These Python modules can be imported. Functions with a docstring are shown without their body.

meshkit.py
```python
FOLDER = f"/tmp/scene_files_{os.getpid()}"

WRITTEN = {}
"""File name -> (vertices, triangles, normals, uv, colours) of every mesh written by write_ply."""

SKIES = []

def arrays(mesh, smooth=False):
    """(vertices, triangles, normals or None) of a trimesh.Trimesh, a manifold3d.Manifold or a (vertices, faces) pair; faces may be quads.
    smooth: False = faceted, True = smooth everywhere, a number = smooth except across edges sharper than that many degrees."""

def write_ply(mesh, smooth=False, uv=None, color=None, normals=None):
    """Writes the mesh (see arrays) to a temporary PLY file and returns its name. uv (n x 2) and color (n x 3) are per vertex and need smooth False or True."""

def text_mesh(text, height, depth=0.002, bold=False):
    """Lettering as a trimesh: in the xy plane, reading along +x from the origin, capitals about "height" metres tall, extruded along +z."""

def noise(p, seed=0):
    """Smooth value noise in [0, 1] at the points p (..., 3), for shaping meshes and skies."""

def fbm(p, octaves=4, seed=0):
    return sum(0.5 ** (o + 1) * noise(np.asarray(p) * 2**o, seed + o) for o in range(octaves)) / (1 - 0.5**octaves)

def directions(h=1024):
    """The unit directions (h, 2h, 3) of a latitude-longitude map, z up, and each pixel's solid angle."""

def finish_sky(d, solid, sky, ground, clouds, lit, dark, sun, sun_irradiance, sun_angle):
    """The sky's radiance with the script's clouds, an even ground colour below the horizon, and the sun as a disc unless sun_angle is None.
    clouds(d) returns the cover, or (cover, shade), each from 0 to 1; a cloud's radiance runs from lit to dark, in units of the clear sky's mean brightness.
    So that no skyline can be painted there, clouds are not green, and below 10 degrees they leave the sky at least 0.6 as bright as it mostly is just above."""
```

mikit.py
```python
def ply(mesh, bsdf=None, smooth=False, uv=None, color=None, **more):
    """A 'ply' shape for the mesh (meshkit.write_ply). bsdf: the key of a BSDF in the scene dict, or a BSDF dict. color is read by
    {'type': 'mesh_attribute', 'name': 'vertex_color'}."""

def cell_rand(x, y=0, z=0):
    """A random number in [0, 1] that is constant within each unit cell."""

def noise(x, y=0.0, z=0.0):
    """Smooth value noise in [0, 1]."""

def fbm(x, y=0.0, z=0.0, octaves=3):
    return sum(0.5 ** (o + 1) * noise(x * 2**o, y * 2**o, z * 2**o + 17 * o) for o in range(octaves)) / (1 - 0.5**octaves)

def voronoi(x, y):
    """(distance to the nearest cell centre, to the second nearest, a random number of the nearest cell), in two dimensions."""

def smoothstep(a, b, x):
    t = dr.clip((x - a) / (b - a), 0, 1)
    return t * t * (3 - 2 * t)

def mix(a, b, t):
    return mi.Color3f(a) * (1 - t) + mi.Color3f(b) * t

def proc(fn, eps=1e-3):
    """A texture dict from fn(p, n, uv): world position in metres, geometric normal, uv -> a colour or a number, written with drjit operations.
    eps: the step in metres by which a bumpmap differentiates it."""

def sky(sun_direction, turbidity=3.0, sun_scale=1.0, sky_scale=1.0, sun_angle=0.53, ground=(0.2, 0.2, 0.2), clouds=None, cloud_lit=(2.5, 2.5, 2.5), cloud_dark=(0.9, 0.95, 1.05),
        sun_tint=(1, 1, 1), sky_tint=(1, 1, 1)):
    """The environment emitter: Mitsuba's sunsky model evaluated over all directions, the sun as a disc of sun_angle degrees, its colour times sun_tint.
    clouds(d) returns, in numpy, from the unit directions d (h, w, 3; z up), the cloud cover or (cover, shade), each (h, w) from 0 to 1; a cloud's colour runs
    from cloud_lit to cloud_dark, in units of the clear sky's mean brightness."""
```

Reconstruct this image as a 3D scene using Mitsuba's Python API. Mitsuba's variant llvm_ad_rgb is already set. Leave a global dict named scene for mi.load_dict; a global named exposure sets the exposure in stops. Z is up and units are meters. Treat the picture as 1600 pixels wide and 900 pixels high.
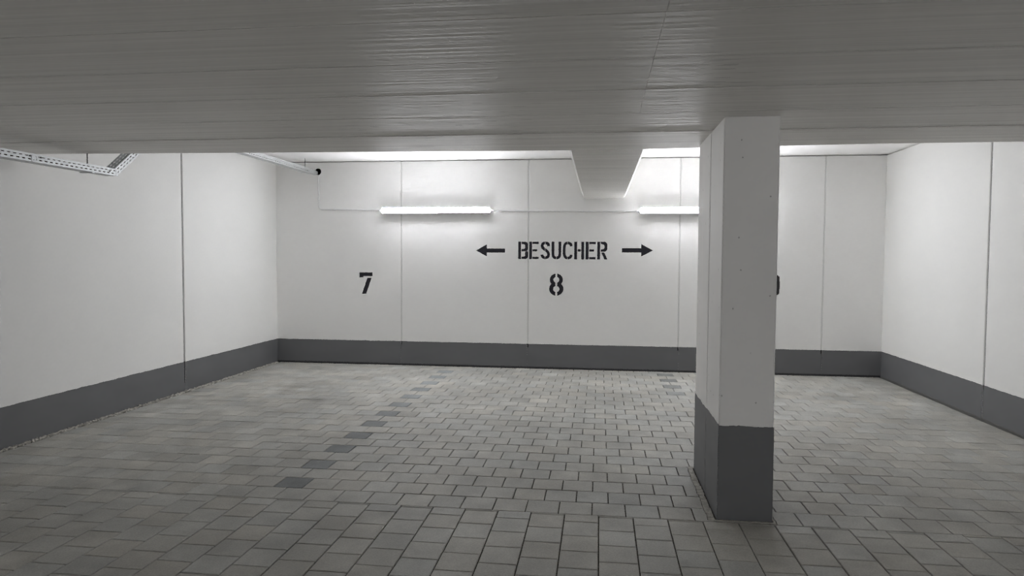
import math, random
import numpy as np, trimesh, mitsuba as mi, mikit, drjit as dr
from shapely.geometry import Polygon, LineString, Point, box as sbox
from shapely.ops import unary_union
from shapely import affinity
from mikit import proc, noise, fbm, voronoi, smoothstep, mix, cell_rand
T = mi.ScalarTransform4f
scene, labels = {}, {}
rng = random.Random(7)

# ------------------------------------------------------------------ camera, light levels
H = 1.57
FWD = np.array([-0.12684, 0.99094, -0.04438]); UP = np.array([-0.0110, 0.0434, 0.9990])
scene['camera'] = {'type': 'perspective', 'fov': 73.8212, 'fov_axis': 'x', 'near_clip': 0.05, 'far_clip': 100.0,
                   'to_world': T().look_at(origin=[0, 0, H], target=[float(FWD[0]), float(FWD[1]), float(H + FWD[2])], up=[float(v) for v in UP])}
LAMP = (11.9, 12.0, 12.4)          # radiance of the tube lamps' diffusers
REAR = 0.95                       # the same lamps on the opposite wall, behind the camera, relative to LAMP
exposure = 3.12

# ------------------------------------------------------------------ measures
YW, XL, XR, ZC, ZD, ZS = 9.60, -4.75, 3.742, 2.959, 0.3475, 2.4067
YB = -7.2                        # the opposite wall
CX0, CX1, CY0, CY1, ZCD = 0.721, 1.039, 4.178, 5.184, 0.571

# ------------------------------------------------------------------ materials
def rgb(*c): return {'type': 'rgb', 'value': list(c)}
def mat(key, color, rough=0.6, spec=0.35, **more):
    scene[key] = {'type': 'twosided', 'bsdf': {'type': 'principled', 'base_color': color if isinstance(color, dict) else rgb(*color), 'roughness': rough, 'specular': spec, **more}}
    return key

def paint_fn(p, n, uv):
    a = fbm(p.x * 0.9, p.y * 0.9, p.z * 0.9, 3); b = noise(p.x * 60, p.y * 60, p.z * 60)
    return mi.Color3f(0.875, 0.872, 0.862) * (0.955 + 0.06 * a + 0.02 * b)
mat('mat_white_paint', proc(paint_fn), 0.62, 0.3)
def ceil_fn(p, n, uv):
    return mi.Color3f(0.89, 0.89, 0.885) * (0.95 + 0.07 * fbm(p.x * 1.5, p.y * 4, 0.0, 3))
mat('mat_ceiling', proc(ceil_fn), 0.6, 0.3)

def streak(p):
    w = fbm(p.x * 0.7, p.y * 38.0, p.z * 20, 3)
    f = fbm(p.x * 2.2, p.y * 150.0, p.z * 60, 2)
    return w, f
def rough_patch(p):
    a = dr.exp(-dr.square((p.x + 1.05) / 0.75) - dr.square((p.y - 4.2) / 0.75))
    b = dr.exp(-dr.square((p.x - 0.42) / 0.28) - dr.square((p.y - 3.3) / 0.55))
    return dr.minimum(a + b, 1.0)
def soffit_fn(p, n, uv):
    w, f = streak(p)
    c = 0.90 + 0.19 * (w - 0.5) + 0.12 * (f - 0.5) + 0.10 * (fbm(p.x * 0.8, p.y * 0.8, 3.0, 3) - 0.5)
    pit = smoothstep(0.80, 0.86, noise(p.x * 9, p.y * 55, 1.0)) * rough_patch(p)
    return mi.Color3f(0.745, 0.73, 0.705) * c * (1 - 0.25 * pit)
def soffit_bump(p, n, uv):
    w, f = streak(p)
    patch = rough_patch(p)
    return w * 0.9 + f * (0.25 + 0.55 * patch)
scene['mat_soffit'] = {'type': 'twosided', 'bsdf': {'type': 'bumpmap', 'arbitrary': proc(soffit_bump, 2e-3), 'scale': 0.0036,
                       'bsdf': {'type': 'principled', 'base_color': proc(soffit_fn), 'roughness': 0.48, 'specular': 0.4}}}

def column_fn(p, n, uv):
    d, _, r = voronoi(p.x * 9 + p.y * 9, p.z * 9)
    pore = (1 - smoothstep(0.03, 0.06, d)) * smoothstep(0.78, 0.8, r)
    return mi.Color3f(0.845, 0.835, 0.825) * (0.95 + 0.08 * fbm(p.x * 2, p.y * 2, p.z * 2, 3)) * (1 - 0.4 * pore)
mat('mat_column', proc(column_fn), 0.6, 0.3)

MARKS = [(-3.57, 7.79, .22, .10, -.28), (-3.06, 7.05, .20, .16, -.30), (-3.14, 6.53, .22, .12, -.28), (0.25, 7.80, .55, .45, -.14), (-1.1, 7.9, .5, .4, -.10),
         (2.8, 8.05, .45, .18, -.16), (3.1, 6.98, .5, .3, -.16), (3.34, 8.0, .10, .16, .30), (-1.9, 8.35, .9, .3, .10), (-3.4, 3.4, .9, .8, -.10)]   # dark tyre rubs, a damp patch, pale scuffs
def paver_fn(p, n, uv):
    g = noise(p.x * 170, p.y * 170, 0.0); m = fbm(p.x * 5.5, p.y * 5.5, 2.0, 3); st = fbm(p.x * 1.3, p.y * 1.3, 9.0, 3)
    c = uv.x * (0.86 + 0.16 * g) * (0.80 + 0.40 * m) * (0.86 + 0.28 * st)
    for mx, my, rx, ry, k in MARKS:
        q = dr.exp(-dr.square((p.x - mx) / rx) - dr.square((p.y - my) / ry)) * (0.4 + 1.2 * fbm(p.x * 7 + mx, p.y * 7, 4.0, 3))
        c = c * (1 + k * dr.minimum(q, 1.0))
    warm = mi.Color3f(1.035, 1.0, 0.915); blue = mi.Color3f(0.93, 1.0, 1.03)
    return (warm * (1 - uv.y) + blue * uv.y) * c
mat('mat_paver', proc(paver_fn), 0.66, 0.3)
def sand_fn(p, n, uv):
    return mi.Color3f(0.085, 0.08, 0.07) * (0.7 + 0.6 * noise(p.x * 220, p.y * 220, 0.0))
mat('mat_joint_sand', proc(sand_fn), 0.9, 0.1)
def dado_fn(p, n, uv):
    return mi.Color3f(0.150, 0.153, 0.160) * (0.92 + 0.16 * fbm(p.x * 3, p.y * 3, p.z * 5, 3))
mat('mat_dado', proc(dado_fn), 0.5, 0.4)
mat('mat_black_paint', (0.012, 0.012, 0.018), 0.5, 0.35)
mat('mat_black_plastic', (0.012, 0.012, 0.013), 0.35, 0.5)
mat('mat_dark_hole', (0.01, 0.009, 0.009), 0.9, 0.1)
mat('mat_sealant', (0.70, 0.70, 0.69), 0.6, 0.3)
mat('mat_sealant_grey', (0.40, 0.40, 0.41), 0.6, 0.3)
mat('mat_dark_sealant', (0.03, 0.03, 0.032), 0.7, 0.2)
mat('mat_white_plastic', (0.80, 0.80, 0.80), 0.4, 0.5)
mat('mat_housing', (0.62, 0.63, 0.64), 0.45, 0.5)
def zinc_fn(p, n, uv):
    return mi.Color3f(0.58, 0.60, 0.61) * (0.88 + 0.24 * fbm(p.x * 35, p.y * 35, p.z * 35, 3))
mat('mat_zinc', proc(zinc_fn), 0.45, 0.5, metallic=0.55)
mat('mat_cable', (0.030, 0.018, 0.017), 0.6, 0.3)
mat('mat_dark_steel', (0.10, 0.10, 0.105), 0.5, 0.4)
def mortar_fn(p, n, uv):
    return mi.Color3f(0.40, 0.385, 0.355) * (0.5 + 0.8 * fbm(p.x * 45, p.y * 45, 0.0, 3))
mat('mat_mortar', proc(mortar_fn), 0.85, 0.2)
def gravel_fn(p, n, uv): return mi.Color3f(0.60, 0.58, 0.54) * uv.x
mat('mat_gravel', proc(gravel_fn), 0.8, 0.2)
mat('mat_membrane_dark', (0.055, 0.055, 0.058), 0.55, 0.3)
mat('mat_membrane_grey', (0.16, 0.16, 0.155), 0.6, 0.3)
scene['mat_diffuser'] = {'type': 'twosided', 'bsdf': {'type': 'diffuse', 'reflectance': rgb(0.8, 0.8, 0.8)}}

# ------------------------------------------------------------------ helpers
def put(key, mesh, m, smooth=False, uv=None, **more):
    assert key not in scene, key
    scene[key] = mikit.ply(mesh, m, smooth=smooth, uv=uv, **more); return key
used = {}
def num(key):
    i = used.get(key, 0); used[key] = i + 1
    return key if i == 0 else f'{key}_{i:03d}'
def lab(key, label, cat=None, group=None, kind=None):
    labels[key] = {'label': label}
    if cat: labels[key]['category'] = cat
    if group: labels[key]['group'] = group
    if kind: labels[key]['kind'] = kind
def cat(ms): return trimesh.util.concatenate(ms)
def bx(x0, x1, y0, y1, z0, z1):
    m = trimesh.creation.box(extents=(x1 - x0, y1 - y0, z1 - z0)); m.apply_translation(((x0 + x1) / 2, (y0 + y1) / 2, (z0 + z1) / 2)); return m
def cbox(x0, x1, y0, y1, z0, z1, c=0.004):
    pts = []
    for x, sx in ((x0, 1), (x1, -1)):
        for y, sy in ((y0, 1), (y1, -1)):
            for z, sz in ((z0, 1), (z1, -1)):
                pts += [(x + sx * c, y + sy * c, z), (x + sx * c, y, z + sz * c), (x, y + sy * c, z + sz * c)]
    return trimesh.convex.convex_hull(np.array(pts))
def ext(poly, d):
    return cat([trimesh.creation.extrude_polygon(g, d, engine='earcut') for g in getattr(poly, 'geoms', [poly]) if g.area > 1e-9])
def frame(mesh, o, a, b, c):
    """local x, y, z of the mesh along the world vectors a, b, c, from o"""
    m = mesh.copy(); M = np.eye(4); M[:3, 0], M[:3, 1], M[:3, 2], M[:3, 3] = a, b, c, o
    m.apply_transform(M); 
    return m
def tube(pts, r, n=12, cap=True):
    p = np.array(pts, float); t = np.gradient(p, axis=0); t /= np.linalg.norm(t, axis=1, keepdims=True)
    ref = np.array([0.3, 0.2, 0.93]); V = []
    ang = np.arange(n) * 2 * np.pi / n
    u = np.cross(t[0], ref); u /= np.linalg.norm(u)
    for i in range(len(p)):
        u = u - t[i] * (u @ t[i]); u /= np.linalg.norm(u); w = np.cross(t[i], u)
        V.append(p[i] + r * (np.cos(ang)[:, None] * u + np.sin(ang)[:, None] * w))
    V = np.vstack(V); F = []
    for i in range(len(p) - 1):
        for j in range(n):
            a, b = i * n + j, i * n + (j + 1) % n
            F += [[a, b, b + n], [a, b + n, a + n]]
    V = np.vstack([V, p[0], p[-1]]); k = len(p) * n
    for j in range(n):
        F += [[k, (j + 1) % n, j], [k + 1, (len(p) - 1) * n + j, (len(p) - 1) * n + (j + 1) % n]]
    return trimesh.Trimesh(V, F, process=False)
def cyl(p0, p1, r, n=16): return tube([p0, (np.array(p0) + np.array(p1)) / 2, p1], r, n)

# ------------------------------------------------------------------ walls: precast panels with open joints
# a wall is described in its own plane: s along it, z up, depth d into the room
def wall(name, label, o, a, nrm, edges, s0, s1, gap, recess, filler, ztop, hole=None, gaps=None):
    a, nrm, o = np.array(a, float), np.array(nrm, float), np.array(o, float); up = np.array([0, 0, 1.0])
    hand = np.sign(np.dot(np.cross(a, up), nrm))
    def place(m):
        m = frame(m, o, a, up, nrm)
        if hand < 0: m.invert()
        return m
    back = trimesh.creation.box(extents=(s1 - s0 + 0.5, 3.6, 0.18)); back.apply_translation(((s0 + s1) / 2, 1.5, -0.17 - 0.09))
    put(name, place(back), 'mat_dark_hole' if hole else 'mat_sealant_grey')
    lab(name, label, 'wall', kind='structure')
    e = [s0] + list(edges) + [s1]
    for i in range(len(e) - 1):
        l = e[i] + (gap / 2 if i else 0); r = e[i + 1] - (gap / 2 if i < len(e) - 2 else 0)
        P = sbox(l, -0.1, r, ztop)
        if hole and l < hole[0] < r: P = P.difference(Point(hole[0], hole[1]).buffer(hole[2], 24))
        if hole and l < hole[0] < r:
            m = ext(P, 0.17); m.apply_translation((0, 0, -0.17))
        else:
            m = cbox(l, r, -0.1, ztop, -0.17, 0, 0.004)
        put(num(name + '__panel'), place(m), 'mat_white_paint')
    for x in edges:
        for z0, z1, mm, dd in filler:
            m = bx(x - gap / 2, x + gap / 2, z0, z1, -0.08, -dd)
            put(num(name + '__joint_filler'), place(m), mm)
    return place
def dado(name, label, place, edges, s0, s1, gap, zt, seed):
    """the dark paint coat at the foot of the wall, one piece per panel"""
    r = np.random.default_rng(seed); e = [s0] + list(edges) + [s1]; ms = []
    for i in range(len(e) - 1):
        l = e[i] + (gap / 2 if i else 0); q = e[i + 1] - (gap / 2 if i < len(e) - 2 else 0)
        xs = np.arange(l, q, 0.06); xs = np.append(xs[xs < q - 0.02], q)
        top = [(x, zt + 0.0012 * r.standard_normal()) for x in xs]
        m = ext(Polygon([(l, 0.0), (q, 0.0)] + top[::-1]), 0.002)
        put(num(name + '__painted_panel') if i else num(name + '__painted_panel'), place(m), 'mat_dado')
    if False: lab(name, label)
    labels[name] = {'label': label, 'category': 'baseboard', 'kind': 'structure'}

E_B = [-2.848, -0.999, 1.089, 2.978]
HOLE = (-4.101, 2.812, 0.048)
filler_b = [(ZD, ZC - 0.02, 'mat_sealant', 0.007), (ZD - 0.05, ZD, 'mat_dark_sealant', 0.007), (-0.05, ZD - 0.05, 'mat_dado', 0.002)]
pb = wall('wall_back', 'white painted rear wall of wide concrete panels behind the tube lamps', (0, YW, 0), (1, 0, 0), (0, -1, 0), E_B, XL - 0.17, XR + 0.17, 0.020, 0.007, filler_b, ZC - 0.012, HOLE)
dado('baseboard_back', 'dark grey painted band along the foot of the rear wall under the visitor sign', pb, E_B, XL, XR, 0.020, ZD, 1)
E_L = [-5.0, -2.6, -0.2, 2.4, 4.80, 7.302]
filler_l = [(ZD, ZC, 'mat_sealant_grey', 0.016), (0.10, ZD, 'mat_dark_sealant', 0.006), (-0.05, 0.10, 'mat_dado', 0.003)]
pl = wall('wall_left', 'white painted left wall with one dark vertical joint beside the cable tray', (XL, 0, 0), (0, 1, 0), (1, 0, 0), E_L, YB, YW, 0.030, 0.016, filler_l, ZC - 0.012)
dado('baseboard_left', 'dark grey painted band along the foot of the left wall', pl, E_L, YB, YW, 0.030, ZD, 2)
E_R = [-5.1, -2.7, -0.2, 2.3, 4.75, 7.159]
filler_r = [(ZD, ZC, 'mat_sealant_grey', 0.012), (ZD - 0.055, ZD, 'mat_dark_sealant', 0.006), (-0.05, ZD - 0.055, 'mat_dado', 0.004)]
pr = wall('wall_right', 'white painted right wall beyond the square column', (XR, 0, 0), (0, 1, 0), (-1, 0, 0), E_R, YB, YW, 0.028, 0.012, filler_r, ZC - 0.012)
dado('baseboard_right', 'dark grey painted band along the foot of the right wall', pr, E_R, YB, YW, 0.028, ZD, 3)
E_F = [-2.3, 0.1, 2.2]
pf = wall('wall_front', 'white painted wall of the garage behind the viewer', (0, YB, 0), (1, 0, 0), (0, 1, 0), E_F, XL - 0.17, XR + 0.17, 0.020, 0.007, filler_b, ZC - 0.012)
dado('baseboard_front', 'dark grey painted band on the wall behind the viewer', pf, E_F, XL, XR, 0.020, ZD, 4)

# recessed dark line between wall tops and ceiling comes from the open joint; the cored hole gets a lining and a cable end
ring = trimesh.creation.annulus(r_min=0.0455, r_max=0.048, height=0.16, sections=40)
put('wall_back__pipe_hole', frame(ring, (HOLE[0], YW + 0.085, HOLE[1]), (1, 0, 0), (0, 0, 1), (0, -1, 0)), 'mat_dark_hole')
labels['wall_back__pipe_hole'] = {'label': 'round black cored hole where the cable tray meets the wall'}

# ------------------------------------------------------------------ ceiling and beams
put('ceiling', bx(XL - 0.3, XR + 0.3, YB - 0.3, YW + 0.3, ZC, ZC + 0.2), 'mat_ceiling')
lab('ceiling', 'white ceiling strip between the wide beam and the rear wall', 'ceiling', kind='structure')

# wide flat beam: soffit boards with narrow grooves, far edge slightly bowed
EDGE = [(XL, 5.155), (-4.5, 5.162), (-3.3, 5.226), (-2.55, 5.268), (-1.2, 5.319), (-0.44, 5.363), (0.0, 5.368), (0.34, 5.358), (0.73, 5.327), (1.32, 5.295), (1.98, 5.272), (2.63, 5.274), (XR, 5.28)]
EDGE = [(x, y - 0.055) for x, y in EDGE]
Y0B = 0.05
body = Polygon([(XL, Y0B), (XR, Y0B)] + EDGE[::-1])
m = ext(body, ZC - ZS - 0.022); m.apply_translation((0, 0, ZS + 0.022)); 
put('concrete_beam__body', m, 'mat_soffit')
lab('concrete_beam', 'wide flat grey concrete beam across the whole top of the picture, resting on the column', 'beam')
def board(poly, dz=0.0, g=0.0016, c=0.0024):
    """a soffit strip with a small bevel all round its lower face"""
    a = poly.buffer(-g, join_style=2); b = poly.buffer(-g - c, join_style=2)
    A, Bp = np.array(a.exterior.coords)[:-1], np.array(b.exterior.coords)[:-1]
    if len(A) != len(Bp):
        m = ext(a, 0.022); m.apply_translation((0, 0, ZS + dz)); return m
    n = len(A); z0, z1 = ZS + dz, ZS + dz + c
    V = np.vstack([np.c_[Bp, np.full(n, z0)], np.c_[A, np.full(n, z1)], np.c_[A, np.full(n, ZS + 0.022)]])
    F = []
    for i in range(n):
        j = (i + 1) % n
        for k in (0, n):
            F += [[k + i, k + j, k + n + j], [k + i, k + n + j, k + n + i]]
    _, tri = trimesh.creation.triangulate_polygon(Polygon(Bp), engine='earcut')
    vv, tri = trimesh.creation.triangulate_polygon(Polygon(Bp), engine='earcut')
    base = len(V); V = np.vstack([V, np.c_[vv, np.full(len(vv), z0)]])
    F += (np.array(tri) + base)[:, ::-1].tolist()
    m = trimesh.Trimesh(V, F, process=True); m.fix_normals(); return m
ROWS = [Y0B, 0.32, 0.81, 1.33, 1.87, 2.405, 2.935, 3.475, 4.02, 4.60]
XJ = 0.217
DZ = [0.0015, 0.0025, 0.0015, 0.0025, 0.0018, 0.0022, 0.0012, -0.0003, -0.0010, -0.0080]      # small steps between the boards
for i, y in enumerate(ROWS):
    y1 = ROWS[i + 1] if i + 1 < len(ROWS) else None
    spans = [(XL, XJ + 0.0020), (XJ - 0.0020, XR)] if y < 3.9 else [(XL, XR)]
    for x0, x1 in spans:
        P = sbox(x0, y, x1, y1 if y1 else 6)
        if not y1: P = Polygon([(x0, y), (x1, y)] + EDGE[::-1])
        put(num('concrete_beam__soffit_board'), board(P, DZ[i] + rng.uniform(-0.0006, 0.0006)), 'mat_soffit')

# narrow beam running from the wide one to the rear wall, with chamfered lower edges
def section(xl, xr): 
    c, ZB = 0.020, ZS - 0.008
    return [(xl, ZC), (xl, ZB + c), (xl + c, ZB), (xr - c, ZB), (xr, ZB + c), (xr, ZC)]
s0, s1 = section(-0.246, 0.340), section(-0.238, 0.342)
V = [(x, 5.30, z) for x, z in s0] + [(x, YW, z) for x, z in s1]; n = 6; F = []
for i in range(n):
    j = (i + 1) % n; F += [[i, j, n + j], [i, n + j, n + i]]
for i in range(1, n - 1): F += [[0, i + 1, i], [n, n + i, n + i + 1]]
m = trimesh.Trimesh(V, F, process=False); m.fix_normals()
put('concrete_beam_001__body', m, 'mat_soffit')
lab('concrete_beam_001', 'narrow grey concrete beam with bevelled edges running back to the rear wall above the sign', 'beam')
m = trimesh.creation.cylinder(radius=0.016, height=0.006, sections=20); 
m = frame(m, (0.335, 5.44, ZS + 0.020), (0, 1, 0), (-0.7071, 0, 0.7071) , (0.7071, 0, 0.7071))
m = trimesh.creation.cylinder(radius=0.018, height=0.008, sections=20); m.apply_transform(trimesh.transformations.rotation_matrix(math.pi / 2, (0, 1, 0))); m.apply_translation((0.3395, 5.455, ZS + 0.045))
put('concrete_beam_001__anchor_hole', m, 'mat_dark_hole')

# ------------------------------------------------------------------ column
JY = 4.650
put('column__shaft', cbox(CX0, CX1, CY0, JY - 0.006, -0.1, ZS + 0.0005, 0.008), 'mat_column')
put('column__shaft_001', cbox(CX0, CX1, JY + 0.006, CY1, -0.1, ZS + 0.0005, 0.008), 'mat_column')
put('column__joint_filler', bx(CX0 + 0.006, CX1 - 0.006, JY - 0.008, JY + 0.008, -0.1, ZS), 'mat_sealant_grey')
lab('column', 'square white concrete column with dark grey painted foot standing on the pavers', 'column')
r = np.random.default_rng(11)
def coat(s0, s1, zt, o, a, nrm):
    xs = np.linspace(s0, s1, max(3, int((s1 - s0) / 0.012)))
    ph = r.uniform(0, 6)
    top = [(x, zt + 0.0022 * math.sin(x * 31 + ph) + 0.0016 * r.standard_normal()) for x in xs]
    m = ext(Polygon([(s0, -0.02), (s1, -0.02)] + top[::-1]), 0.0022)
    m = frame(m, o, a, (0, 0, 1), nrm)
    if np.dot(np.cross(a, (0, 0, 1)), nrm) < 0: m.invert()
    return m
e = 0.0015
put('column__painted_foot', cat([coat(CX0 + 0.001, CX1 - 0.001, ZCD, (0, CY0, 0), (1, 0, 0), (0, -1, 0)),
    coat(CY0 - 0.001, JY - 0.004, ZCD + 0.004, (CX0, 0, 0), (0, 1, 0), (-1, 0, 0)), coat(CY0 - 0.001, JY - 0.004, ZCD, (CX1, 0, 0), (0, 1, 0), (1, 0, 0))]), 'mat_dado')
put('column__painted_foot_001', cat([coat(CX0 + 0.001, CX1 - 0.001, ZCD, (0, CY1, 0), (1, 0, 0), (0, 1, 0)),
    coat(JY + 0.004, CY1 + 0.001, ZCD - 0.004, (CX0, 0, 0), (0, 1, 0), (-1, 0, 0)), coat(JY + 0.004, CY1 + 0.001, ZCD, (CX1, 0, 0), (0, 1, 0), (1, 0, 0))]), 'mat_dado')
labels['column__painted_foot'] = {'label': 'dark grey painted foot'}; labels['column__painted_foot_001'] = {'label': 'dark grey painted foot'}
# ragged mortar collar, a dark gap between it and the column
def ragged(x0, x1, y0, y1, amp, seed):
    g = np.random.default_rng(seed); pts = []
    for (ax, ay), (bx_, by) in (((x0, y0), (x1, y0)), ((x1, y0), (x1, y1)), ((x1, y1), (x0, y1)), ((x0, y1), (x0, y0))):
        L = math.hypot(bx_ - ax, by - ay); k = int(L / 0.02)
        for i in range(k):
            t = i / k; nx, ny = (by - ay) / L, -(bx_ - ax) / L; d = amp * g.standard_normal()
            pts.append((ax + (bx_ - ax) * t + nx * d, ay + (by - ay) * t + ny * d))
    return Polygon(pts).buffer(0)
COLLAR = ragged(CX0 - 0.050, CX1 + 0.024, CY0 - 0.036, CY1 + 0.03, 0.0035, 5)
hole = ragged(CX0 - 0.012, CX1 + 0.008, CY0 - 0.006, CY1 + 0.008, 0.0022, 6)
m = ext(COLLAR.difference(hole), 0.05); m.apply_translation((0, 0, -0.051))
put('column__mortar_collar', m, 'mat_mortar'); labels['column__mortar_collar'] = {'label': 'ragged mortar filling around the foot'}

# black device on the column's right face
dev = cbox(0, 0.030, 0, 0.085, 0, 0.118, 0.010); dev.apply_translation((CX1, 4.235, 1.355))
put('wall_switch__housing', dev, 'mat_black_plastic')
k = cbox(0, 0.006, 0, 0.05, 0, 0.05, 0.002); k.apply_translation((CX1 + 0.029, 4.2525, 1.389)); put('wall_switch__button', k, 'mat_black_plastic')
lab('wall_switch', 'small black box fixed to the right side of the column', 'switch')

# ------------------------------------------------------------------ paving
PX, PY = 0.2064, 0.2125
YS = 4.135                                      # the change of laying direction
XA, XB, YE = XL + 0.045, XR - 0.022, YW - 0.014
def paver(x0, x1, y0, y1, h, c=0.0035, tilt=None):
    V = []
    tx, ty = tilt or (0, 0); mx, my = (x0 + x1) / 2, (y0 + y1) / 2
    zt = lambda x, y: h + tx * (x - mx) + ty * (y - my)
    for d, z in ((c, 0), (0, -c), (0, -0.045)):
        for x, y in ((x0 + d, y0 + d), (x1 - d, y0 + d), (x1 - d, y1 - d), (x0 + d, y1 - d)):
            V.append((x, y, zt(x, y) + z))
    F = [[0, 1, 2], [0, 2, 3]]
    for k in (0, 4):
        for i in range(4):
            j = (i + 1) % 4; F += [[k + 4 + i, k + 4 + j, k + j], [k + 4 + i, k + j, k + i]]
    return trimesh.Trimesh(V, F, process=False)
pave = []                                       # (rectangle, tone, blue)
J = 0.0062
def lay(x0, x1, y0, y1, tone, blue):
    x0, x1, y0, y1 = max(x0 + J / 2, XA), min(x1 - J / 2, XB), max(y0 + J / 2, YB), min(y1 - J / 2, YE)
    if x1 - x0 < 0.012 or y1 - y0 < 0.012: return
    R = sbox(x0, y0, x1, y1)
    if R.intersects(COLLAR):
        R = R.difference(COLLAR.buffer(0.004))
        if R.area < 2e-4: return
        gs = list(getattr(R, 'geoms', [R]))
        for g in gs:
            if g.area > 2e-4: pave.append((g.bounds, tone, blue, g.simplify(0.002)))
    else: pave.append(((x0, y0, x1, y1), tone, blue, None))
DARK1 = {1: .50, 3: .60, 5: .48, 7: .46, 9: .50, 11: .56, 13: .66, 15: .68, 17: .66, 19: .74, 21: .70, 23: .76}
DARK2 = {24: .62, 22: .56, 20: .60, 18: .74}
row = 0; y = YS
while y < YE:
    off = -0.2355 if row % 2 == 0 else -0.1333
    k0 = int(math.floor((XL - off) / PX)) - 1
    for k in range(k0, k0 + 46):
        x0 = off + k * PX; x1 = x0 + PX; cx = x0 + PX / 2
        tone, blue = 0.38 * rng.gauss(1, 0.028), rng.uniform(0, 0.35)
        if rng.random() < 0.05: tone *= rng.choice((0.86, 0.90, 1.10))
        if row in DARK1 and abs(cx + 2.096) < 0.09: tone, blue = 0.38 * DARK1[row], 0.85
        if row in DARK2 and abs(cx - 0.895) < 0.09: tone, blue = 0.38 * DARK2[row], 0.6
        lay(x0, x1, y, y + PY, tone, blue)
    y += PY; row += 1
for k in range(-25, 20):                        # near field: courses run away from the viewer
    x0 = 0.012 + k * 0.2066; x1 = x0 + 0.2066
    joints = [YS] + [(4.112 if k % 2 == 0 else 4.019) - 0.2048 * j for j in range(0, 9)]
    for a, b in zip(joints[1:], joints[:-1]):
        tone, blue = 0.38 * rng.gauss(1, 0.028), rng.uniform(0, 0.35)
        if b == YS: tone *= rng.uniform(0.97, 1.12)
        lay(x0, x1, a, b, tone, blue)
SIDE = np.cross(FWD, UP)
def seen(x, y):
    d = np.array([x, y, 0]) - np.array([0, 0, H]); z = d @ FWD
    if z < 0.3: return None
    u, v = 800 + 1065 * (d @ SIDE) / z, 450 - 1065 * (d @ UP) / z
    return (u, v, z) if -20 < u < 1620 and v < 915 and not (1090 < u < 1207 and v < 800) else None
order = []
for i, (b, t, bl, g) in enumerate(pave):
    s = seen((b[0] + b[2]) / 2, (b[1] + b[3]) / 2)
    if s: order.append((-(b[2] - b[0]) * (b[3] - b[1]) / s[2] ** 3, i))
single = {i for _, i in sorted(order)[:300]}
stuff, stuff_uv = [], []
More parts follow.
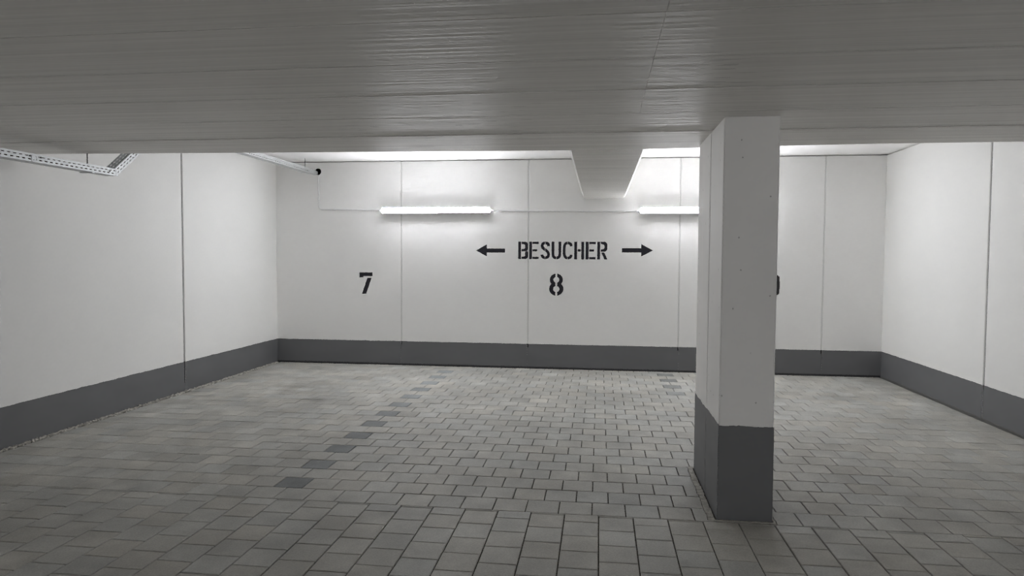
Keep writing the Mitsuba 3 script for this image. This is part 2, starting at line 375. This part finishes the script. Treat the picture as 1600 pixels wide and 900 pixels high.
for i, (b, t, bl, g) in enumerate(pave):
    h = -0.0012 + rng.uniform(-0.0011, 0.0011)
    if g is not None and (len(g.exterior.coords) > 5 or g.area < 0.97 * (b[2] - b[0]) * (b[3] - b[1])):
        m = ext(g, 0.045); m.apply_translation((0, 0, h - 0.045))
    else: m = paver(b[0], b[2], b[1], b[3], h, tilt=(rng.gauss(0, 0.003), rng.gauss(0, 0.003)))
    uv = np.tile([t, bl], (len(m.vertices), 1))
    if i in single: put(num('floor__paver'), m, 'mat_paver', uv=uv)
    else: stuff.append(m); stuff_uv.append(uv)
put('floor__distant_paving', cat(stuff), 'mat_paver', uv=np.vstack(stuff_uv))
labels['floor__distant_paving'] = {'label': 'grey concrete pavers farther off, too small to pick apart', 'kind': 'stuff'}
put('floor', bx(XL - 0.3, XR + 0.3, YB - 0.3, YW + 0.3, -0.16, -0.010), 'mat_joint_sand')
lab('floor', 'floor of grey square concrete pavers with dark sand joints', 'floor', kind='structure')
m = bx(XL, XR, YB, 2.20, -0.05, -0.002); put('floor__rear_paving', m, 'mat_paver', uv=np.tile([0.38, 0.2], (8, 1)))

# edge strips between pavers and walls: dimpled drainage membrane and gravel
def membrane(name, label, o, a, nrm, L, m_, h):
    a, nrm, o = np.array(a, float), np.array(nrm, float), np.array(o, float); up = np.array([0, 0, 1.0])
    ms = [bx(0, L, -0.03, h, 0.0025, 0.006)]
    sph = trimesh.creation.icosphere(subdivisions=1, radius=0.009); sph.apply_scale((1, 1, 0.8))
    for i in range(int(L / 0.032)):
        for zz in (h - 0.010,):
            s = sph.copy(); s.apply_translation((0.016 + i * 0.032, zz, 0.006)); ms.append(s)
    m = frame(cat(ms), o, a, up, nrm)
    if np.dot(np.cross(a, up), nrm) < 0: m.invert()
    put(name, m, m_); lab(name, label, 'trim', kind='structure')
membrane('trim_1', 'dark dimpled membrane edge at the foot of the rear wall', (XL, YW, 0), (1, 0, 0), (0, -1, 0), XR - XL, 'mat_membrane_dark', 0.024)
membrane('trim_2', 'grey dimpled membrane edge at the foot of the right wall', (XR, 2.0, 0), (0, 1, 0), (-1, 0, 0), YW - 2.0, 'mat_membrane_grey', 0.022)
stones, suv = [], []
g = np.random.default_rng(21); ico = trimesh.creation.icosphere(subdivisions=1, radius=1.0)
for i in range(2600):
    y = g.uniform(3.2, 9.55); s = g.uniform(0.004, 0.011); x = XL + 0.004 + g.beta(1.3, 1.6) * 0.052
    m = ico.copy(); m.vertices *= (1 + 0.18 * g.standard_normal((len(m.vertices), 1))); m.vertices *= s * g.uniform(0.7, 1.2, 3); m.apply_translation((x, y, -0.002 + g.uniform(0, 0.010)))
    stones.append(m); suv.append(np.tile([g.uniform(0.45, 1.25), 0], (len(m.vertices), 1)))
put('gravel', cat(stones), 'mat_gravel', uv=np.vstack(suv))
lab('gravel', 'narrow strip of small grey gravel along the foot of the left wall', 'gravel', kind='stuff')

# ------------------------------------------------------------------ tube lamps and their conduits
def tube_lamp(x0, x1, z, label, yw=YW, s=-1, level=1.0):
    key = num('tube_lamp')
    L = x1 - x0; R = 0.054; yc = yw + s * 0.048
    def half(front):                          # capsule of flattened section, cut into diffuser (front) and housing (back)
        V, F = [], []; n = 20
        prof = [(-L / 2 + 0.45 * R * (1 - math.cos(t)), math.sin(t)) for t in np.linspace(0.06, math.pi / 2, 8)]
        prof += [(-a, b) for a, b in prof[::-1]]
        th = np.linspace(-0.90, 0.80, n) if front else np.linspace(0.80, 2 * math.pi - 0.90, 18)
        for a, b in prof:
            for t in th:
                k = 1.0 if front else 1.03
                V.append((a, math.cos(t) * R * b * k, math.sin(t) * R * b * k))
        n = len(th)
        for i in range(len(prof) - 1):
            for j in range(n - 1):
                a = i * n + j; F += [[a, a + 1, a + n + 1], [a, a + n + 1, a + n]]
        m = trimesh.Trimesh(V, F, process=False)
        M = np.eye(4); M[:3, 0], M[:3, 1], M[:3, 2], M[:3, 3] = (1, 0, 0), (0, s, 0), (0, 0, 1), ((x0 + x1) / 2, yc, z)
        m.apply_transform(M)
        mid = m.triangles_center; c = np.array([(x0 + x1) / 2, yc, z]); d = mid - c; d[:, 0] = 0
        if (np.einsum('ij,ij->i', m.face_normals, d)).mean() < 0: m.invert()
        return m
    put(key + '__diffuser', half(True), 'mat_diffuser', emitter={'type': 'area', 'radiance': rgb(*[v * level for v in LAMP])})
    hs = half(False); rim = bx(x0 + 0.03, x1 - 0.03, min(yc - s * 0.022, yw), max(yc - s * 0.022, yw), z - 0.030, z + 0.030)
    put(key + '__housing', hs, 'mat_housing')
    put(key + '__back_plate', bx(x0 + 0.05, x1 - 0.05, min(yc - s * 0.03, yw), max(yc - s * 0.03, yw), z - 0.022, z + 0.022), 'mat_housing')
    for xe, d in ((x0, -1), (x1, 1)):
        put(num(key + '__cable_gland'), cyl((xe - d * 0.012, yc - s * 0.012, z), (xe + d * 0.030, yc - s * 0.012, z), 0.010, 14), 'mat_housing', smooth=40)
    lab(key, label, 'lamp'); return key
tube_lamp(-3.125, -1.530, 2.240, 'glowing white tube lamp on the rear wall between number 7 and the left arrow ')
tube_lamp(0.540, 2.135, 2.229, 'glowing white tube lamp on the rear wall partly hidden behind the column')
if REAR:
    tube_lamp(-3.1, -1.5, 2.24, 'tube lamp on the wall behind the viewer, left one', YB, 1, REAR)
    tube_lamp(0.6, 2.2, 2.24, 'tube lamp on the wall behind the viewer, right one', YB, 1, REAR)

def conduit(key, pts, clips, label):
    put(key + '__pipe', tube(pts, 0.0105, 14), 'mat_white_plastic', smooth=40)
    for x, z, vert in clips:
        m = cbox(x - (0.016 if vert else 0.009), x + (0.016 if vert else 0.009), YW - 0.030, YW, z - (0.009 if vert else 0.016), z + (0.009 if vert else 0.016), 0.003)
        put(num(key + '__clip'), m, 'mat_white_plastic')
    lab(key, label, 'pipe')
yc = YW - 0.014
arc = [(-4.087 + 0.05 * (1 - math.cos(t)), yc, 2.312 - 0.05 * math.sin(t)) for t in np.linspace(0, math.pi / 2, 9)]
conduit('conduit', [(-4.087, yc, 2.757), (-4.087, yc, 2.6), (-4.087, yc, 2.45), (-4.087, yc, 2.36)] + arc + [(-3.9, yc, 2.261), (-3.6, yc, 2.257), (-3.16, yc, 2.247)],
        [(-4.087, 2.62, 1), (-4.087, 2.40, 1), (-3.85, 2.260, 0), (-3.32, 2.250, 0)], 'thin white conduit running down from the wall hole and across to the first lamp')
conduit('conduit_001', [(-1.492, yc, 2.232), (-1.2, yc, 2.229), (-0.5, yc, 2.223), (0.2, yc, 2.219), (0.503, yc, 2.221)],
        [(-1.38, 2.231, 0), (-0.78, 2.226, 0), (-0.18, 2.221, 0), (0.33, 2.219, 0)], 'thin white conduit between the two tube lamps on the rear wall')

# ------------------------------------------------------------------ cable tray
TX, TW, TH = -4.10, 0.10, 0.060
def slotted(L, W, rows, phase=0.0, pitch=0.050, sl=0.027, sw=0.0080):
    P = sbox(0, 0, L, W); holes = []
    for i, v in enumerate(rows):
        x = 0.014 + phase + (pitch / 2 if i % 2 else 0)
        while x + sl < L - 0.01:
            if x > 0.008: holes.append(sbox(x, v - sw / 2, x + sl, v + sw / 2))
            x += pitch
    return P.difference(unary_union(holes)) if holes else P
def tray(key, p0, d, L, up, x_right, phase=0.0, cut0=0.0, cut1=0.0):
    """U channel from p0=(y,z) along d in the plane x=const; up is the flange direction"""
    d3, u3 = np.array([0, d[0], d[1]], float), np.array([0, up[0], up[1]], float)
    o = np.array([x_right, p0[0], p0[1]], float); ms = []; t = 0.0016
    flange = slotted(L, TH, (TH * 0.30, TH * 0.70), phase)
    flange = flange.intersection(Polygon([(0, 0), (L, 0), (L + cut1, TH), (cut0, TH)]).buffer(1e-6)) if (cut0 or cut1) else flange
    f = ext(flange, t)
    for xr in (x_right - t, x_right - TW):
        m = frame(f, (xr, o[1], o[2]), d3, u3, (1, 0, 0))
        if np.dot(np.cross(d3, u3), (1, 0, 0)) < 0: m.invert()
        ms.append(m)
    for xr, sgn in ((x_right - t - 0.008, 1), (x_right - TW + t, 1)):     # rolled top lips
        lip = frame(trimesh.creation.box(extents=(L - max(cut0, 0) + min(cut1, 0), 0.0016, 0.008)), (0, 0, 0), (1, 0, 0), (0, 1, 0), (0, 0, 1))
        lip.apply_translation(((L + cut0 + cut1) / 2, TH - 0.0008, 0.004)); m = frame(lip, (xr, o[1], o[2]), d3, u3, (1, 0, 0)); ms.append(m)
    base = ext(slotted(L, TW - 2 * t, (0.030, 0.068), phase + 0.01), t)
    m = frame(base, (x_right - t, o[1], o[2]), d3, (-1, 0, 0), u3)
    if np.dot(np.cross(d3, (-1, 0, 0)), u3) < 0: m.invert()
    ms.append(m)
    put(key, cat(ms), 'mat_zinc')
ZA, ZCT = 2.249, 2.765; KY = 5.385
dy, dz = 0.300, 0.231; ln = math.hypot(dy, dz); D = (dy / ln, dz / ln); U = (-dz / ln, dy / ln)
LR = (ZCT - ZA) / D[1]; Y2 = KY + LR * D[0]
half = math.atan2(D[1], D[0]) / 2; cutd = TH * math.tan(half)
tray('cable_tray__run', (1.6, ZA), (1, 0), KY - 1.6, (0, 1), TX, 0.008, 0, -cutd)
tray('cable_tray__riser', (KY, ZA), D, LR, U, TX, 0.006, cutd, cutd)
tray('cable_tray__run_001', (Y2, ZCT), (1, 0), 9.40 - Y2, (0, 1), TX, 0.0, -cutd, 0)
# end reducer towards the wall hole
m = ext(Polygon([(0, 0), (0.19, 0.006), (0.19, 0.050), (0, 0.060)]), 0.0016)
put('cable_tray__end_plate', frame(m, (TX - 0.0016, 9.40, ZCT), (0, 1, 0), (0, 0, 1), (1, 0, 0)), 'mat_zinc')
m = ext(Polygon([(0, 0), (0.26, 0), (0.26, 0.05), (0, 0.1)]), 0.0016)
put('cable_tray__end_plate_001', frame(m, (TX - 0.001, 9.40, ZCT), (0, 1, 0), (-1, 0, 0), (0, 0, 1)), 'mat_zinc')
# coupler plate with slots and bolts
P = sbox(0, 0, 0.055, TH).difference(unary_union([Point(0.012, 0.046).buffer(0.004), Point(0.014, 0.014).buffer(0.006), LineString([(0.032, 0.044), (0.042, 0.030), (0.040, 0.018)]).buffer(0.0035)]))
m = frame(ext(P, 0.002), (TX + 0.0004, 4.505, ZA), (0, 1, 0), (0, 0, 1), (1, 0, 0)); put('cable_tray__coupler_plate', m, 'mat_zinc')
for yy, zz in ((4.49, 0.040), (4.585, 0.040), (5.30, 0.030)):
    put(num('cable_tray__bolt'), cyl((TX - 0.0012, yy, ZA + zz), (TX + 0.005, yy, ZA + zz), 0.0065, 10), 'mat_dark_steel')
m = ext(Polygon([(-0.012, 0.0), (0.014, 0.0), (0.006, 0.05), (-0.006, 0.05)]), 0.002)
put('cable_tray__corner_plate', frame(m, (TX + 0.0003, KY, ZA - 0.002), (0, 1, 0), (0, 0, 1), (1, 0, 0)), 'mat_zinc')
for (yy, z0, z1) in ((5.11, ZA + 0.002, ZS), (2.6, ZA + 0.002, ZS + 0.002), (9.27, ZCT + 0.002, ZC + 0.002), (6.7, ZCT + 0.002, ZC + 0.002)):
    put(num('cable_tray__hanger_rod'), cyl((TX - 0.0495, yy, z0), (TX - 0.0495, yy, z1), 0.0045, 8), 'mat_dark_steel', smooth=40)
    put(num('cable_tray__support_rail'), bx(TX - TW - 0.012, TX + 0.004, yy - 0.014, yy + 0.014, z0 - 0.010, z0 - 0.0025), 'mat_zinc')
for nm, dx, h in (('cable', 0.0245, 0.0265),):
    o1, o2 = np.array([KY, ZA]) + 0 * np.array(U), np.array([Y2, ZCT])
    k = h / math.cos(half); nb = np.array([-math.sin(half), math.cos(half)])
    c1, c2 = o1 + k * nb, o2 + k * nb
    P = [(1.7, ZA + h), (3.5, ZA + h), (c1[0] - 0.05, ZA + h), tuple(c1), tuple(c1 + 0.05 * np.array(D)), tuple((c1 + c2) / 2), tuple(c2 - 0.05 * np.array(D)), tuple(c2), (c2[0] + 0.05, ZCT + h), (8.0, ZCT + h), (9.3, ZCT + h)]
    put(nm, tube([(TX - dx, a, b) for a, b in P], 0.020, 12), 'mat_cable', smooth=40)
    lab(nm, 'dark brown cable bundle lying in the slotted cable tray along the left wall', 'cable')
lab('cable_tray', 'slotted galvanised cable tray along the left wall that ducks under the wide beam', 'cable tray')

# ------------------------------------------------------------------ stencilled lettering on the rear wall
def on_wall(poly, fx, fz):
    """poly in (px, py down); fx=(X0, px0, sx), fz=(Z0, py0, sz)"""
    q = affinity.affine_transform(poly, [fx[2], 0, 0, -fz[2], fx[0] - fx[1] * fx[2], fz[0] + fz[1] * fz[2]])
    m = ext(q, 0.0015)
    return frame(m, (0, YW - 0.0004, 0), (1, 0, 0), (0, 0, 1), (0, -1, 0))
def R(x0, x1, y0, y1, r=0, right=False):
    b = sbox(x0, y0, x1, y1)
    if r: 
        b = b.buffer(-r).buffer(r, 16) if not right else unary_union([b.buffer(-r).buffer(r, 16), sbox(x0, y0, (x0 + x1) / 2, y1)])
    return b
def curve(pts, w):
    p = np.array(pts, float)
    for _ in range(3):
        q = np.empty((2 * len(p) - 2, 2)); q[0::2] = 0.75 * p[:-1] + 0.25 * p[1:]; q[1::2] = 0.25 * p[:-1] + 0.75 * p[1:]
        p = np.vstack([pts[0], q, pts[-1]])
    return LineString(p).buffer(w / 2, cap_style=2, join_style=1)
def bar(x0, x1, y0, y1): return sbox(x0, y0, x1, y1)
stem = lambda a, b: bar(a, b, 128, 398)
upB = R(160, 258, 130, 278, 46, True).difference(R(150, 214, 166, 243, 26, True))
loB = R(160, 260, 262, 398, 44, True).difference(R(150, 215, 240, 362, 28, True)).difference(bar(150, 214, 240, 345)).difference(Polygon([(150, 240), (262, 240), (262, 262), (205, 292), (150, 292)]))
def letE(a, b, c, d): return unary_union([stem(a, b), bar(b + 10, c, 130, 163), bar(b + 10, d, 245, 278), bar(b + 10, c - 2, 363, 397)])
S = curve([(580, 198), (577, 165), (552, 148), (520, 146), (488, 158), (476, 195), (492, 228), (530, 254), (568, 284), (582, 325), (572, 362), (535, 380), (500, 374), (481, 350), (478, 328)], 42).difference(bar(523.5, 529.5, 100, 420))
Ul = curve([(648, 128), (648, 250), (648, 330), (660, 368), (701, 382), (742, 368), (755, 330), (755, 250), (755, 128)], 41).difference(bar(697, 703.5, 300, 420))
Cl = curve([(930, 198), (926, 165), (900, 149), (873, 146), (840, 156), (822, 196), (821, 262), (822, 330), (840, 368), (875, 381), (905, 375), (926, 358), (930, 328)], 41).difference(bar(870.5, 877, 100, 420))
Hl = unary_union([stem(977, 1020), stem(1085, 1128), bar(1030, 1075, 243, 278)])
Rl = unary_union([stem(1330, 1372), R(1383, 1482, 128, 278, 48, True).difference(R(1370, 1440, 164, 243, 34, True)), Polygon([(1392, 292), (1437, 292), (1485, 398), (1440, 398)])])
fx, fz = (-1.141, 108, 1.250 / 1377), (1.798, 128, 0.2455 / 270)
for P in (unary_union([stem(108, 148), upB, loB]), letE(280, 320, 427, 403), S, Ul, Cl, Hl, letE(1152, 1197, 1306, 1280), Rl):
    put(num('painted_word__letter'), on_wall(P, fx, fz), 'mat_black_paint')
lab('painted_word', 'black stencilled word BESUCHER painted on the rear wall', 'lettering')
arrow = Polygon([(210, 477), (580, 270), (580, 410), (1212, 410), (1212, 547), (580, 547), (580, 680)])
put('painted_arrow', on_wall(arrow, (-1.747, 210, 0.415 / 1002), (1.671, 478, 0.415 / 1002)), 'mat_black_paint')
lab('painted_arrow', 'black painted arrow pointing left beside the word BESUCHER', 'arrow')
arrow = Polygon([(160, 410), (833, 410), (833, 270), (1237, 480), (833, 680), (833, 547), (160, 547)])
put('painted_arrow_001', on_wall(arrow, (0.308, 160, 0.4225 / 1077), (1.681, 478, 0.415 / 1002)), 'mat_black_paint')
lab('painted_arrow_001', 'black painted arrow pointing right beside the word BESUCHER', 'arrow')
seven = unary_union([bar(317, 458, 339, 382), bar(317, 359, 339, 398), Polygon([(403, 403), (448, 403), (389, 591), (344, 591)])])
put('painted_number', on_wall(seven, (-3.477, 317, 0.1955 / 141), (1.345, 339, 0.312 / 252)), 'mat_black_paint')
lab('painted_number', 'black stencilled number 7 painted on the rear wall', 'number')
c = Point(428, 338).buffer(145, 32).union(Point(428, 552).buffer(159, 32)).intersection(bar(200, 640, 194, 710))
eight = c.difference(Point(428, 337).buffer(66, 24)).difference(Point(428, 556).buffer(71, 24)).difference(bar(407, 449, 0, 900))
put('painted_number_001', on_wall(eight, (-0.702, 266, 0.203 / 322), (1.349, 194, 0.309 / 516)), 'mat_black_paint')
lab('painted_number_001', 'black stencilled number 8 painted on the rear wall below the word BESUCHER', 'number')
